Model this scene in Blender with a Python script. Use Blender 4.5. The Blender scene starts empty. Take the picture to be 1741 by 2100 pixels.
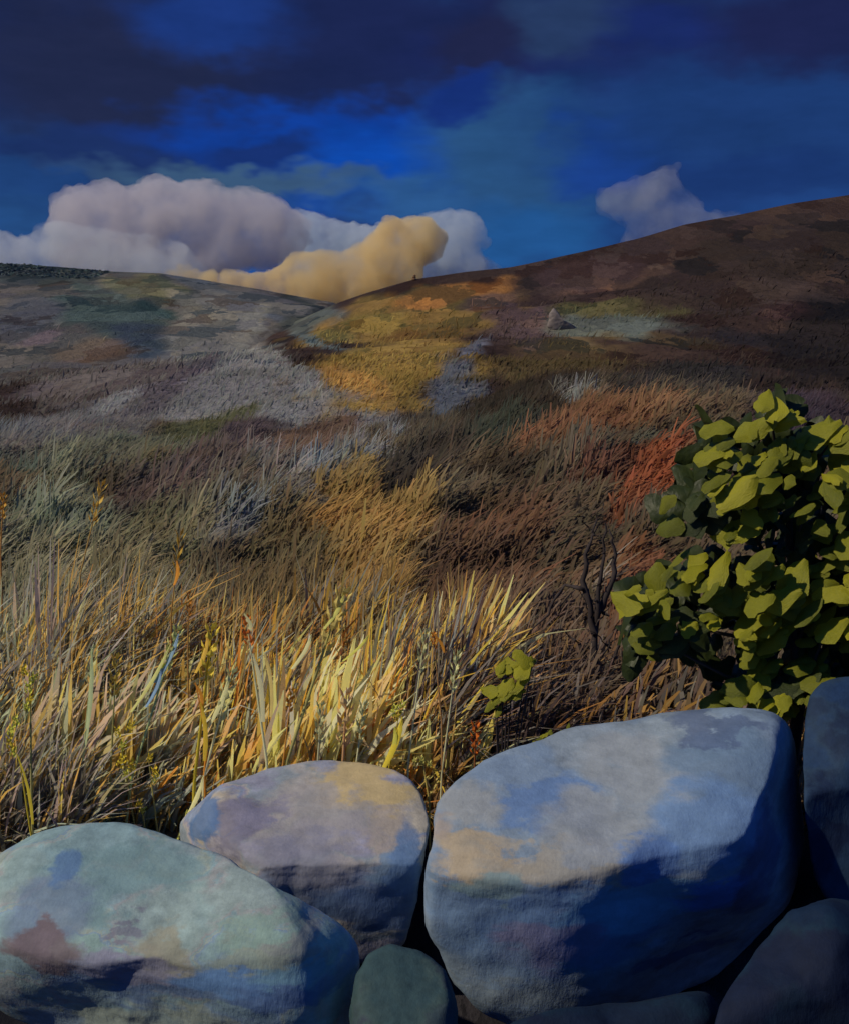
import bpy, bmesh, math, random
import numpy as np
from mathutils import Vector, Matrix

random.seed(7); rng = np.random.default_rng(7)
scene = bpy.context.scene
R = math.radians

# ------------------------------------------------------------------ camera
CAM_Z = 1.9; PITCH = R(5.0); FPX = 2252.0; PW, PH = 1741.0, 2100.0
cam_data = bpy.data.cameras.new('camera'); cam = bpy.data.objects.new('camera', cam_data)
scene.collection.objects.link(cam); scene.camera = cam
cam_data.sensor_fit = 'VERTICAL'; cam_data.sensor_height = 24.0
cam_data.lens = 24.0 * FPX / PH; cam_data.clip_start = 0.05; cam_data.clip_end = 20000
cam.location = (0, 0, CAM_Z); cam.rotation_euler = (R(90) - PITCH, 0, 0)
C0 = Vector((0, 0, CAM_Z))
V_R = Vector((1, 0, 0)); V_U = Vector((0, math.sin(PITCH), math.cos(PITCH))); V_F = Vector((0, math.cos(PITCH), -math.sin(PITCH)))

def ray(px, py):
    return (V_F + V_R * ((px - PW / 2) / FPX) + V_U * ((PH / 2 - py) / FPX)).normalized()
def at(px, py, Y):                                   # the point on that sight line at distance Y ahead
    d = ray(px, py); return C0 + d * (Y / d.y)

# ------------------------------------------------------------------ sun, sky, exposure
SUN_DIR = Vector((-0.68, -0.30, 0.64)).normalized()
sun_el = math.asin(SUN_DIR.z); sun_az = math.atan2(SUN_DIR.x, SUN_DIR.y)
sd = bpy.data.lights.new('sun', 'SUN'); sun = bpy.data.objects.new('sun', sd)
scene.collection.objects.link(sun)
sd.energy = 2.75; sd.angle = R(0.6); sd.color = (1.0, 0.86, 0.66)
sun.rotation_euler = SUN_DIR.to_track_quat('Z', 'Y').to_euler(); sun.location = (-30, 0, 40)
scene.view_settings.view_transform = 'Standard'; scene.view_settings.look = 'None'
scene.view_settings.exposure = 0.0; scene.view_settings.gamma = 1.0
scene.view_settings.use_curve_mapping = False
world_res = 512
cy = scene.cycles; cy.max_bounces = 8; cy.diffuse_bounces = 3; cy.glossy_bounces = 1; cy.transmission_bounces = 3; cy.volume_bounces = 8; cy.volume_step_rate = 0.35; cy.use_adaptive_sampling = True; cy.adaptive_threshold = 0.03; cy.caustics_reflective = False; cy.caustics_refractive = False

def lin(c):
    return tuple(((v / 255) / 12.92 if v / 255 <= 0.04045 else ((v / 255 + 0.055) / 1.055) ** 2.4) for v in c[:3])

world = bpy.data.worlds.new('World'); scene.world = world; world.use_nodes = True
wt = world.node_tree; wt.nodes.clear()
def nd(t, kind, **kw):
    n = t.nodes.new(kind)
    for k, v in kw.items(): setattr(n, k, v)
    return n
def build_world():
    t = wt; L = t.links.new
    out = nd(t, 'ShaderNodeOutputWorld'); bg = nd(t, 'ShaderNodeBackground'); L(bg.outputs[0], out.inputs[0])
    STR = 0.1; bg.inputs['Strength'].default_value = STR
    sky = nd(t, 'ShaderNodeTexSky', sky_type='NISHITA', sun_disc=False, sun_elevation=sun_el, sun_rotation=sun_az)
    tc = nd(t, 'ShaderNodeTexCoord')
    def noise(scale, detail, strech):
        m = nd(t, 'ShaderNodeMapping'); m.inputs['Scale'].default_value = strech; L(tc.outputs['Generated'], m.inputs['Vector'])
        n = nd(t, 'ShaderNodeTexNoise'); n.inputs['Scale'].default_value = scale; n.inputs['Detail'].default_value = detail
        n.inputs['Roughness'].default_value = 0.6
        L(m.outputs[0], n.inputs['Vector']); return n
    n1 = noise(5.0, 2, (1, 1, 1.6)); n2 = noise(26.0, 2, (1, 1, 2.2))
    def warp(prev, n, amt):
        s = nd(t, 'ShaderNodeVectorMath', operation='SUBTRACT'); L(n.outputs['Color'], s.inputs[0]); s.inputs[1].default_value = (.5, .5, .5)
        k = nd(t, 'ShaderNodeVectorMath', operation='SCALE'); L(s.outputs[0], k.inputs[0]); k.inputs['Scale'].default_value = amt
        a = nd(t, 'ShaderNodeVectorMath', operation='ADD'); L(prev, a.inputs[0]); L(k.outputs[0], a.inputs[1]); return a.outputs[0]
    d = warp(tc.outputs['Generated'], n1, 0.13); d = warp(d, n2, 0.04)
    # the sky at large: storm cloud deck over blue, the same all round
    big = noise(2.6, 1, (1, 1, 2.0))
    cr = nd(t, 'ShaderNodeValToRGB'); e = cr.color_ramp.elements
    e[0].position = 0.34; e[0].color = (*lin((30, 42, 84)), 1)
    e[1].position = 0.58; e[1].color = (*lin((36, 84, 148)), 1)
    m = cr.color_ramp.elements.new(0.44); m.color = (*lin((28, 62, 126)), 1)
    L(big.outputs['Fac'], cr.inputs['Fac'])
    col = cr.outputs['Color']
    P = [(870,60,1300,150,(27,36,78)),(1450,380,420,140,(27,54,108)),(150,430,400,90,(34,70,118)),(500,150,560,190,(27,33,70)),(210,150,260,170,(33,36,60)),(395,40,150,75,(27,54,122)),(860,60,230,120,(27,33,72)),
         (640,285,400,60,(12,62,158)),(760,345,190,65,(10,72,172)),(540,300,120,40,(22,44,105)),(130,330,260,60,(27,44,92)),
         (60,410,150,50,(30,64,118)),(480,365,330,28,(62,92,122)),(1050,340,180,150,(42,82,124)),(880,400,160,50,(44,88,140)),
         (1280,330,130,50,(16,62,158)),(1230,130,360,85,(27,34,84)),(1330,70,150,40,(25,38,96)),(1150,60,100,80,(40,58,92)),(1000,110,90,90,(32,32,60)),
         (1500,270,340,130,(27,56,108)),(1670,60,160,90,(29,30,66)),(1080,480,170,90,(32,84,142)),(1500,400,260,40,(24,50,104)),(960,230,90,40,(20,44,116))]
    for (px, py, rx, ry, c) in P:
        c0 = ray(px, py); r_ = Vector((0, 0, 1)).cross(c0).normalized() * -1; u_ = c0.cross(r_).normalized()
        a = nd(t, 'ShaderNodeVectorMath', operation='DOT_PRODUCT'); L(d, a.inputs[0]); a.inputs[1].default_value = r_ / (rx / FPX)
        b = nd(t, 'ShaderNodeVectorMath', operation='DOT_PRODUCT'); L(d, b.inputs[0]); b.inputs[1].default_value = u_ / (ry / FPX)
        cb = nd(t, 'ShaderNodeCombineXYZ'); L(a.outputs['Value'], cb.inputs[0]); L(b.outputs['Value'], cb.inputs[1])
        ln = nd(t, 'ShaderNodeVectorMath', operation='LENGTH'); L(cb.outputs[0], ln.inputs[0])
        mr = nd(t, 'ShaderNodeMapRange', interpolation_type='SMOOTHSTEP'); L(ln.outputs['Value'], mr.inputs['Value'])
        mr.inputs['From Min'].default_value = 1.4; mr.inputs['From Max'].default_value = 0.45
        mr.inputs['To Min'].default_value = 0; mr.inputs['To Max'].default_value = 0.95
        mx = nd(t, 'ShaderNodeMix', data_type='RGBA'); L(mr.outputs[0], mx.inputs['Factor']); L(col, mx.inputs['A'])
        mx.inputs['B'].default_value = (*lin(c), 1); col = mx.outputs['Result']
    # brushy brightness variation
    n4 = noise(16.0, 3, (1, 1, 3.0))
    vr = nd(t, 'ShaderNodeMapRange'); L(n4.outputs['Fac'], vr.inputs['Value'])
    vr.inputs['From Min'].default_value = .25; vr.inputs['From Max'].default_value = .75; vr.inputs['To Min'].default_value = .72 / STR; vr.inputs['To Max'].default_value = 1.0 / STR
    sc = nd(t, 'ShaderNodeVectorMath', operation='SCALE'); L(col, sc.inputs[0]); L(vr.outputs[0], sc.inputs['Scale'])
    # clear-air light of the Nishita sky shining thinly through the storm deck
    tn = nd(t, 'ShaderNodeVectorMath', operation='MULTIPLY'); L(sky.outputs[0], tn.inputs[0]); tn.inputs[1].default_value = (0.01, 0.025, 0.065)
    ad = nd(t, 'ShaderNodeVectorMath', operation='ADD'); L(sc.outputs[0], ad.inputs[0]); L(tn.outputs[0], ad.inputs[1])
    L(ad.outputs[0], bg.inputs['Color'])
build_world()
world.cycles.sampling_method = 'MANUAL'; world.cycles.sample_map_resolution = world_res

# ------------------------------------------------------------------ helpers
COL = scene.collection
def link(o, parent=None):
    COL.objects.link(o)
    if parent is not None: o.parent = parent
    return o
def tag(o, label=None, cat=None, group=None, kind=None):
    if label: o['label'] = label
    if cat: o['category'] = cat
    if group: o['group'] = group
    if kind: o['kind'] = kind
    return o
def empty(name, loc):
    o = bpy.data.objects.new(name, None); o.location = loc; o.empty_display_size = .1
    return link(o)
def mesh_np(name, V, F, cols=None, smooth=True):
    V = np.asarray(V, np.float32); F = np.asarray(F, np.int32)
    me = bpy.data.meshes.new(name); k = F.shape[1]
    me.vertices.add(len(V)); me.vertices.foreach_set('co', V.ravel())
    me.loops.add(F.size); me.loops.foreach_set('vertex_index', F.ravel())
    me.polygons.add(len(F)); me.polygons.foreach_set('loop_start', np.arange(0, F.size, k, dtype=np.int32))
    me.polygons.foreach_set('loop_total', np.full(len(F), k, np.int32))
    me.polygons.foreach_set('use_smooth', np.full(len(F), smooth, bool))
    me.update(calc_edges=True); me.validate()
    if cols is not None:
        a = me.color_attributes.new('Col', 'FLOAT_COLOR', 'POINT')
        c = np.ones((len(V), 4), np.float32); c[:, :3] = cols; a.data.foreach_set('color', c.ravel())
    return me

def _h(ix, iy, iz, s):
    n = (ix * 374761393 + iy * 668265263 + iz * 2147483647 + s * 1274126177) & 0xFFFFFFFF
    n = ((n ^ (n >> 13)) * 1274126177) & 0xFFFFFFFF
    n = n ^ (n >> 16)
    return (n & 0xFFFFFF) / float(0xFFFFFF)
def vnoise(p, s=0):
    p = np.asarray(p, float); i = np.floor(p).astype(np.int64); f = p - i; f = f * f * (3 - 2 * f); r = 0
    for dx in (0, 1):
        for dy in (0, 1):
            for dz in (0, 1):
                w = (f[:, 0] if dx else 1 - f[:, 0]) * (f[:, 1] if dy else 1 - f[:, 1]) * (f[:, 2] if dz else 1 - f[:, 2])
                r = r + w * _h(i[:, 0] + dx, i[:, 1] + dy, i[:, 2] + dz, s)
    return r * 2 - 1
def fbm(p, s=0, o=3):
    p = np.asarray(p, float); r = 0; a = 1
    for k in range(o): r = r + a * vnoise(p * (2.03 ** k) + 17.3 * k, s + k); a *= .5
    return r
def p3(x, y, z=None):
    x = np.asarray(x, float); return np.stack([x, np.asarray(y, float), np.zeros_like(x) if z is None else np.asarray(z, float)], 1)
def sst(a, b, x):
    t = np.clip((x - a) / (b - a), 0, 1); return t * t * (3 - 2 * t)

# ------------------------------------------------------------------ materials
def mat(name):
    m = bpy.data.materials.new(name); m.use_nodes = True; t = m.node_tree
    b = t.nodes['Principled BSDF']; return m, t, b, t.nodes['Material Output']
def brush_bump(t, b, scale=1.0, strength=.3, dist=.01, coord='Object'):
    """impasto relief: ridges drawn along strokes plus fine grain"""
    L = t.links.new; tc = nd(t, 'ShaderNodeTexCoord')
    mp = nd(t, 'ShaderNodeMapping'); mp.inputs['Scale'].default_value = (14 * scale, 14 * scale, 4 * scale); mp.inputs['Rotation'].default_value = (.3, .5, .4)
    L(tc.outputs[coord], mp.inputs[0])
    a = nd(t, 'ShaderNodeTexNoise'); a.inputs['Scale'].default_value = 2.0; a.inputs['Detail'].default_value = 6; a.inputs['Roughness'].default_value = .65
    L(mp.outputs[0], a.inputs['Vector'])
    g = nd(t, 'ShaderNodeTexNoise'); g.inputs['Scale'].default_value = 90 * scale; g.inputs['Detail'].default_value = 2
    L(tc.outputs[coord], g.inputs['Vector'])
    ad = nd(t, 'ShaderNodeMath', operation='MULTIPLY_ADD'); L(g.outputs['Fac'], ad.inputs[0]); ad.inputs[1].default_value = .2; L(a.outputs['Fac'], ad.inputs[2])
    bp = nd(t, 'ShaderNodeBump'); bp.inputs['Strength'].default_value = strength; bp.inputs['Distance'].default_value = dist
    L(ad.outputs[0], bp.inputs['Height']); L(bp.outputs[0], b.inputs['Normal'])

def patch_color(t, pal, cell, aniso=(1, 1, 1), seed=(0, 0, 0), coord='Object', warp=.35, rot=(0, 0, 0), crisp=False):
    """daubed mineral / lichen patches: warped cells each with one colour of the palette"""
    L = t.links.new; tc = nd(t, 'ShaderNodeTexCoord')
    mp = nd(t, 'ShaderNodeMapping'); mp.inputs['Location'].default_value = seed; mp.inputs['Rotation'].default_value = rot
    mp.inputs['Scale'].default_value = tuple(a / cell for a in aniso); L(tc.outputs[coord], mp.inputs[0])
    n = nd(t, 'ShaderNodeTexNoise'); n.inputs['Scale'].default_value = 1.7; n.inputs['Detail'].default_value = 5; n.inputs['Roughness'].default_value = .6; L(mp.outputs[0], n.inputs['Vector'])
    s = nd(t, 'ShaderNodeVectorMath', operation='SUBTRACT'); L(n.outputs['Color'], s.inputs[0]); s.inputs[1].default_value = (.5, .5, .5)
    k = nd(t, 'ShaderNodeVectorMath', operation='SCALE'); L(s.outputs[0], k.inputs[0]); k.inputs['Scale'].default_value = warp * 3
    a = nd(t, 'ShaderNodeVectorMath', operation='ADD'); L(mp.outputs[0], a.inputs[0]); L(k.outputs[0], a.inputs[1])
    v = nd(t, 'ShaderNodeTexVoronoi', feature='F1' if crisp else 'SMOOTH_F1'); v.inputs['Scale'].default_value = 1.0
    if not crisp: v.inputs['Smoothness'].default_value = .5
    L(a.outputs[0], v.inputs['Vector'])
    sp = nd(t, 'ShaderNodeSeparateColor'); L(v.outputs['Color'], sp.inputs[0])
    cr = nd(t, 'ShaderNodeValToRGB'); el = cr.color_ramp.elements
    while len(el) < len(pal): el.new(.5)
    for i, c in enumerate(pal):
        el[i].position = .12 + .76 * i / max(1, len(pal) - 1); el[i].color = (*c, 1)
    L(sp.outputs[0], cr.inputs[0])
    n2 = nd(t, 'ShaderNodeTexNoise'); n2.inputs['Scale'].default_value = 4.5; n2.inputs['Detail'].default_value = 6; n2.inputs['Roughness'].default_value = .7; L(mp.outputs[0], n2.inputs['Vector'])
    mr = nd(t, 'ShaderNodeMapRange'); L(n2.outputs['Fac'], mr.inputs[0]); mr.inputs['From Min'].default_value = .3; mr.inputs['From Max'].default_value = .7
    mr.inputs['To Min'].default_value = .78; mr.inputs['To Max'].default_value = 1.2
    sc = nd(t, 'ShaderNodeVectorMath', operation='SCALE'); L(cr.outputs[0], sc.inputs[0]); L(mr.outputs[0], sc.inputs['Scale'])
    return sc.outputs[0]

def rock_mat(name, pal, cell=.22, seed=(0, 0, 0), aniso=(1, 1, 1), rot=(0, 0, 0)):
    m, t, b, o = mat(name); b.inputs['Roughness'].default_value = .8; b.inputs['Specular IOR Level'].default_value = .25
    t.links.new(patch_color(t, pal, cell, aniso, seed, rot=rot), b.inputs['Base Color']); brush_bump(t, b, 1.0, .42, .011); return m
def stain_and_shade(o, spots, tint=(.93, 1.0, 1.06)):
    """ragged blotches on a boulder: mineral stains, plus painted blue shade and warm sunlit patches"""
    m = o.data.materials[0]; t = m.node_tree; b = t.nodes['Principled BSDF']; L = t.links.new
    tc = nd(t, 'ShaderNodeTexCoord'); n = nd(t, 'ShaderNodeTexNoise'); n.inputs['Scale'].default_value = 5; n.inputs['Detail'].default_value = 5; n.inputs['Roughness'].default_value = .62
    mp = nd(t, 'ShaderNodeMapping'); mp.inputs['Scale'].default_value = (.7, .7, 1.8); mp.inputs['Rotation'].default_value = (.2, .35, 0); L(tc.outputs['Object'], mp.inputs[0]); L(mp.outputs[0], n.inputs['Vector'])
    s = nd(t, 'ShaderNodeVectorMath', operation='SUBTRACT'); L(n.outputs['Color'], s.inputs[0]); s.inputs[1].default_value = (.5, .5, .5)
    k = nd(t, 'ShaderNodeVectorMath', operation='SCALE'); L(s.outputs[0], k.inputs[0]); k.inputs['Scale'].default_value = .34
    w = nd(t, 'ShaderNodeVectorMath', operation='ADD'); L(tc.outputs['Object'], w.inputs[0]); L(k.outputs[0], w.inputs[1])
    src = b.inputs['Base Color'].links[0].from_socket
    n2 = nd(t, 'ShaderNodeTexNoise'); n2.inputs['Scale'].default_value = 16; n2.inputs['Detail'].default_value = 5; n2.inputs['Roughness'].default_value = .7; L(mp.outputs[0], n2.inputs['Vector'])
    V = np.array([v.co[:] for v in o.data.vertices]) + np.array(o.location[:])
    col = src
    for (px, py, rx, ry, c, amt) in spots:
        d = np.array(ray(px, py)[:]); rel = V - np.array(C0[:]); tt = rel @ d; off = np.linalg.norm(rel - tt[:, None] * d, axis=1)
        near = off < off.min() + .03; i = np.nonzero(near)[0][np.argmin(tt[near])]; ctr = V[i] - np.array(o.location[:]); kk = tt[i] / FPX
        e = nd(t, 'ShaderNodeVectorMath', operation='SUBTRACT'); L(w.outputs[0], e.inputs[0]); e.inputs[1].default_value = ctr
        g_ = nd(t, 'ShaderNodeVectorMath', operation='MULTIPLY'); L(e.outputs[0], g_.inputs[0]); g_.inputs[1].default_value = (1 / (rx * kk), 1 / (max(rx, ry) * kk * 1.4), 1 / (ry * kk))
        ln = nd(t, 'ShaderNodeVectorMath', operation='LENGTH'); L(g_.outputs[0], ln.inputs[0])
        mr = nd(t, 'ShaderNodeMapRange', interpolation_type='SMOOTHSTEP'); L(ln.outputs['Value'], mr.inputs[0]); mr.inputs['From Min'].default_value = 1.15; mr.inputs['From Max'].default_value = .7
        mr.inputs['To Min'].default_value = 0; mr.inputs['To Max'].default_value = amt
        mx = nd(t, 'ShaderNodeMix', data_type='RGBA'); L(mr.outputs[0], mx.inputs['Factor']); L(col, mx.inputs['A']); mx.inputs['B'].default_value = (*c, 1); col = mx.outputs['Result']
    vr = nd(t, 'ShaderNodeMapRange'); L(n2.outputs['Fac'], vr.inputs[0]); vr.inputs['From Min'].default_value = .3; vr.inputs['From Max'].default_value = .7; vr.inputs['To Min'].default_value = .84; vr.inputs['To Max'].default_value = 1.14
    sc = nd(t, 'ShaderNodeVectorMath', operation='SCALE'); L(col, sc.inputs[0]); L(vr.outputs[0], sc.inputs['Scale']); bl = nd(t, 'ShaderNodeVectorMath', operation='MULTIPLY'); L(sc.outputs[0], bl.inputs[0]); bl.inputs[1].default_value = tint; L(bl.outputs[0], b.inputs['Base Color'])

def attr_mat(name, transl=.3, rough=.8, bump=None, spec=.25):
    m, t, b, o = mat(name); L = t.links.new
    at_ = nd(t, 'ShaderNodeAttribute', attribute_name='Col'); L(at_.outputs['Color'], b.inputs['Base Color'])
    b.inputs['Roughness'].default_value = rough; b.inputs['Specular IOR Level'].default_value = spec
    if bump: brush_bump(t, b, *bump)
    if transl:
        tr = nd(t, 'ShaderNodeBsdfTranslucent'); L(at_.outputs['Color'], tr.inputs['Color'])
        mx = nd(t, 'ShaderNodeMixShader'); mx.inputs[0].default_value = transl
        L(b.outputs[0], mx.inputs[1]); L(tr.outputs[0], mx.inputs[2]); L(mx.outputs[0], o.inputs['Surface'])
    return m
def plain_mat(name, c, rough=.7, vary=.15, transl=0, spec=.3):
    m, t, b, o = mat(name); L = t.links.new
    b.inputs['Roughness'].default_value = rough; b.inputs['Specular IOR Level'].default_value = spec
    tc = nd(t, 'ShaderNodeTexCoord'); n = nd(t, 'ShaderNodeTexNoise'); n.inputs['Scale'].default_value = 22; n.inputs['Detail'].default_value = 4
    L(tc.outputs['Object'], n.inputs['Vector'])
    oi = nd(t, 'ShaderNodeObjectInfo')
    ad = nd(t, 'ShaderNodeMath', operation='ADD'); L(n.outputs['Fac'], ad.inputs[0]); L(oi.outputs['Random'], ad.inputs[1])
    mr = nd(t, 'ShaderNodeMapRange'); L(ad.outputs[0], mr.inputs[0]); mr.inputs['From Min'].default_value = .3; mr.inputs['From Max'].default_value = 1.7
    mr.inputs['To Min'].default_value = 1 - vary * 1.6; mr.inputs['To Max'].default_value = 1 + vary * 1.6
    sc = nd(t, 'ShaderNodeVectorMath', operation='SCALE'); sc.inputs[0].default_value = c; L(mr.outputs[0], sc.inputs['Scale'])
    L(sc.outputs[0], b.inputs['Base Color'])
    if transl:
        tr = nd(t, 'ShaderNodeBsdfTranslucent'); L(sc.outputs[0], tr.inputs['Color'])
        mx = nd(t, 'ShaderNodeMixShader'); mx.inputs[0].default_value = transl
        L(b.outputs[0], mx.inputs[1]); L(tr.outputs[0], mx.inputs[2]); L(mx.outputs[0], o.inputs['Surface'])
    return m

# ------------------------------------------------------------------ terrain shapes
def z_fg(x, y):
    x = np.asarray(x, float); y = np.asarray(y, float)
    z = .08 - .45 * sst(4.4, 3.7, y) + np.maximum(0, y - 4.0) * .072 + .10 * fbm(p3(x * .35, y * .35), 3, 2) * sst(4, 8, y)
    z = z + .03 * np.clip(x, -10, 10) * sst(6, 25, y)
    z = z + .95 * np.exp(-((x - 4.2) / 3.0) ** 2) * sst(9, 27, y) - .45 * np.exp(-((x + 1.5) / 4.0) ** 2) * sst(12, 28, y)
    return z - .012 * np.maximum(0, y - 30) ** 2
def ridge_fn(pts, Yr):
    xs = [at(px, py, Yr).x for px, py in pts]; zs = [at(px, py, Yr).z for px, py in pts]
    return lambda x: np.interp(x, xs, zs)
YL, YR = 210.0, 150.0
rl = ridge_fn([(-900,500),(-300,525),(0,541),(120,548),(230,558),(330,562),(420,575),(520,592),(600,606),(690,622),(760,690),(860,790),(1000,900),(2600,1000)], YL)
rr = ridge_fn([(-900,1000),(300,880),(480,760),(600,660),(690,622),(760,598),(850,573),(950,558),(1040,546),(1120,530),(1200,512),(1300,488),(1400,458),(1500,440),(1620,415),(1741,398),(2100,330),(2700,280)], YR)
def hill(x, y, rf, Yr, seed, pw):
    x = np.asarray(x, float); y = np.asarray(y, float)
    t = (y - 26) / (Yr - 26); zr = rf(x); s = np.clip(t, 0, None)
    prof = np.where(s < 1, np.clip(s, 0, 1) ** pw, 1 - .9 * np.clip(s - 1, 0, None) ** 1.5)
    z = .9 + (zr - .9) * prof
    amp = np.clip(s * 4, 0, 1) * np.clip(np.abs(1 - s) * 3 + .15, 0, 1)
    return z + amp * (2.2 * fbm(p3(x * .022, y * .022), seed, 3) + .35 * fbm(p3(x * .16, y * .16), seed + 9, 2))
def z_left(x, y): return hill(x, y, rl, YL, 21, 1.4)
def z_right(x, y): return hill(x, y, rr, YR, 31, 1.4)
def z_all(x, y): return np.maximum(np.maximum(z_fg(x, y), z_left(x, y)), z_right(x, y))
YS = np.concatenate([np.linspace(3.5, 34, 500), np.geomspace(34.1, 300, 900)])
def hit(px, py):
    d = ray(px, py); x = d.x / d.y * YS; z = CAM_Z + d.z / d.y * YS
    under = np.nonzero(z < z_all(x, YS))[0]
    if len(under) == 0: return None
    i = under[0]; return np.array([x[i], YS[i]])

# vegetation patches of the hillsides: centre, half axes, tilt and colour, turned into patches lying on the land
PATCHES = [
 (110,568,150,22,0,(70,76,82)),(420,585,330,16,-9,(92,96,112)),(310,592,90,30,-8,(116,112,90)),(60,640,90,40,10,(88,88,102)),(230,650,130,48,-10,(76,92,96)),(310,695,80,40,-15,(68,80,98)),
 (450,690,105,95,0,(122,117,119)),(630,645,75,32,-25,(70,74,78)),(560,620,90,18,-12,(108,104,110)),(170,722,120,24,5,(124,103,94)),(50,750,70,45,10,(108,100,100)),(280,765,190,30,5,(100,88,92)),
 (500,790,150,70,-15,(114,108,116)),(240,822,80,14,22,(134,128,138)),(150,872,190,38,10,(92,86,94)),(690,835,130,42,-10,(106,100,110)),
 (800,732,160,48,4,(136,104,42)),(715,780,80,24,-18,(158,112,48)),(850,650,210,55,8,(120,90,40)),(920,600,120,24,12,(132,84,34)),(760,655,70,25,6,(120,96,40)),
 (935,800,55,60,40,(88,88,106)),(1080,670,95,50,0,(88,66,68)),(1280,632,170,22,0,(84,76,48)),(1250,668,130,24,0,(82,86,86)),(1150,742,170,30,5,(86,68,44)),
 (1095,785,115,26,15,(56,43,36)),(1400,790,210,50,0,(50,44,48)),(1200,822,90,16,-10,(116,106,106)),(1270,852,140,36,-6,(116,78,54)),(1170,900,120,42,20,(112,70,48)),
 (1340,905,62,16,6,(86,82,74)),(1000,905,130,38,25,(56,55,48)),(1300,960,140,40,20,(96,56,42)),(1315,1012,95,36,32,(124,64,38)),(1300,1110,70,70,40,(104,64,44)),
 (1480,600,200,50,4,(58,44,43)),(1600,510,220,60,10,(50,38,37)),(1690,720,130,120,0,(36,29,32)),(1650,850,130,60,0,(60,44,56)),(1200,560,140,36,12,(66,48,50)),
 (430,872,120,32,25,(80,78,56)),(200,935,190,38,10,(92,90,82)),(510,902,100,45,20,(74,60,68)),(640,912,120,45,20,(94,70,62)),(400,972,150,42,20,(84,66,66)),
 (90,1060,170,90,30,(112,104,88)),(300,1080,130,80,30,(110,96,74)),(730,1040,180,80,20,(134,98,48)),(560,1100,110,90,30,(100,80,56)),(870,965,120,45,20,(58,48,45)),
 (1000,1080,150,70,20,(90,62,48)),(1090,1200,150,80,20,(92,68,58)),(900,1190,120,70,20,(130,94,52)),(600,1200,150,55,10,(90,68,52)),(250,1200,150,60,20,(100,86,66)),
 (1150,1300,200,90,0,(80,62,64)),(1200,1430,260,60,0,(60,46,45)),(500,1300,200,60,0,(110,98,76)),(150,1350,250,80,0,(122,112,84)),(650,1450,400,90,0,(120,100,66)),(150,1550,300,80,0,(112,106,84))]
PATCHES = PATCHES[:20] + [(200,600,70,14,-14,(86,96,98)),(390,620,60,12,-30,(132,124,118)),(520,660,26,60,-35,(134,128,126)),(400,760,90,16,24,(92,80,92)),(560,740,70,16,-30,(126,120,128)),(90,690,60,14,16,(112,96,110)),
 (330,640,50,12,-20,(64,84,88)),(690,690,50,14,-8,(132,108,52)),(880,690,90,14,4,(112,80,36)),(1000,620,60,18,10,(98,70,60)),(640,700,60,12,-20,(88,96,104)),(960,720,60,14,20,(92,92,112)),
 (1330,560,120,12,12,(76,56,50)),(1450,530,110,12,12,(44,34,36)),(1560,600,120,16,6,(72,52,50)),(1380,700,130,14,-6,(66,52,40)),(1540,690,110,16,-4,(44,36,42)),(1230,590,90,10,10,(90,62,54)),(1620,640,90,20,4,(66,44,48)),(1180,700,70,14,-12,(98,84,72))] + PATCHES[20:]
WP = []
for (cx, cy, rx, ry, ang, c) in PATCHES:
    c0 = hit(cx, cy)
    if c0 is None: continue
    ca, sa = math.cos(R(ang)), math.sin(R(ang)); ax = []
    for (ux, uy, r_) in ((ca, -sa, rx), (sa, ca, ry)):
        a = hit(cx + ux * r_, cy + uy * r_); b_ = hit(cx - ux * r_, cy - uy * r_)
        if a is not None and b_ is not None: v = (a - b_) / 2
        elif a is not None: v = a - c0
        elif b_ is not None: v = c0 - b_
        else: v = np.array([1., 1.])
        ax.append(v)
    M = np.stack(ax, 1)
    if abs(np.linalg.det(M)) < 1e-6: continue
    cl = np.array(lin(c)); WP.append((c0, np.linalg.inv(M), cl * .8 + cl.mean() * .2))
LIGHT = np.array((.66, .585, .68))
def land_color(x, y, base):
    x = np.asarray(x, float); y = np.asarray(y, float)
    col = np.empty((len(x), 3)); col[:] = base
    lx = x / (.25 + y * .022); ly = np.log(y + 1) * 9
    wx = fbm(p3(lx * 1.3, ly * 1.3), 51, 4) * .30; wy = fbm(p3(lx * 1.3, ly * 1.3), 57, 4) * .30
    for c0, Mi, c in WP:
        q = np.stack([x - c0[0], y - c0[1]], 1) @ Mi.T
        r_ = np.hypot(q[:, 0] + wx, q[:, 1] + wy)
        w = (1 - sst(.68, 1.12, r_))[:, None]; col = col * (1 - w) + c * w
    col = col * np.where((z_left(x, y) > z_right(x, y)) & (y > 34), .70, 1.0)[:, None]
    d = sst(4.75, 4.3, y)[:, None]; col = col * (1 - d) + np.array(lin((40, 37, 44))) * d      # bare soil, coloured darker among the stones
    return col / LIGHT
def base_color(x, y):
    lc = np.array(lin((104, 98, 100))); rc = np.array(lin((54, 42, 42))); fc = np.array(lin((84, 70, 60)))
    left = (z_left(x, y) > z_right(x, y))[:, None]; b_ = np.where(left, lc, rc)
    w = sst(24, 36, y)[:, None]; 
    return b_ * w + fc * (1 - w)

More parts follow.
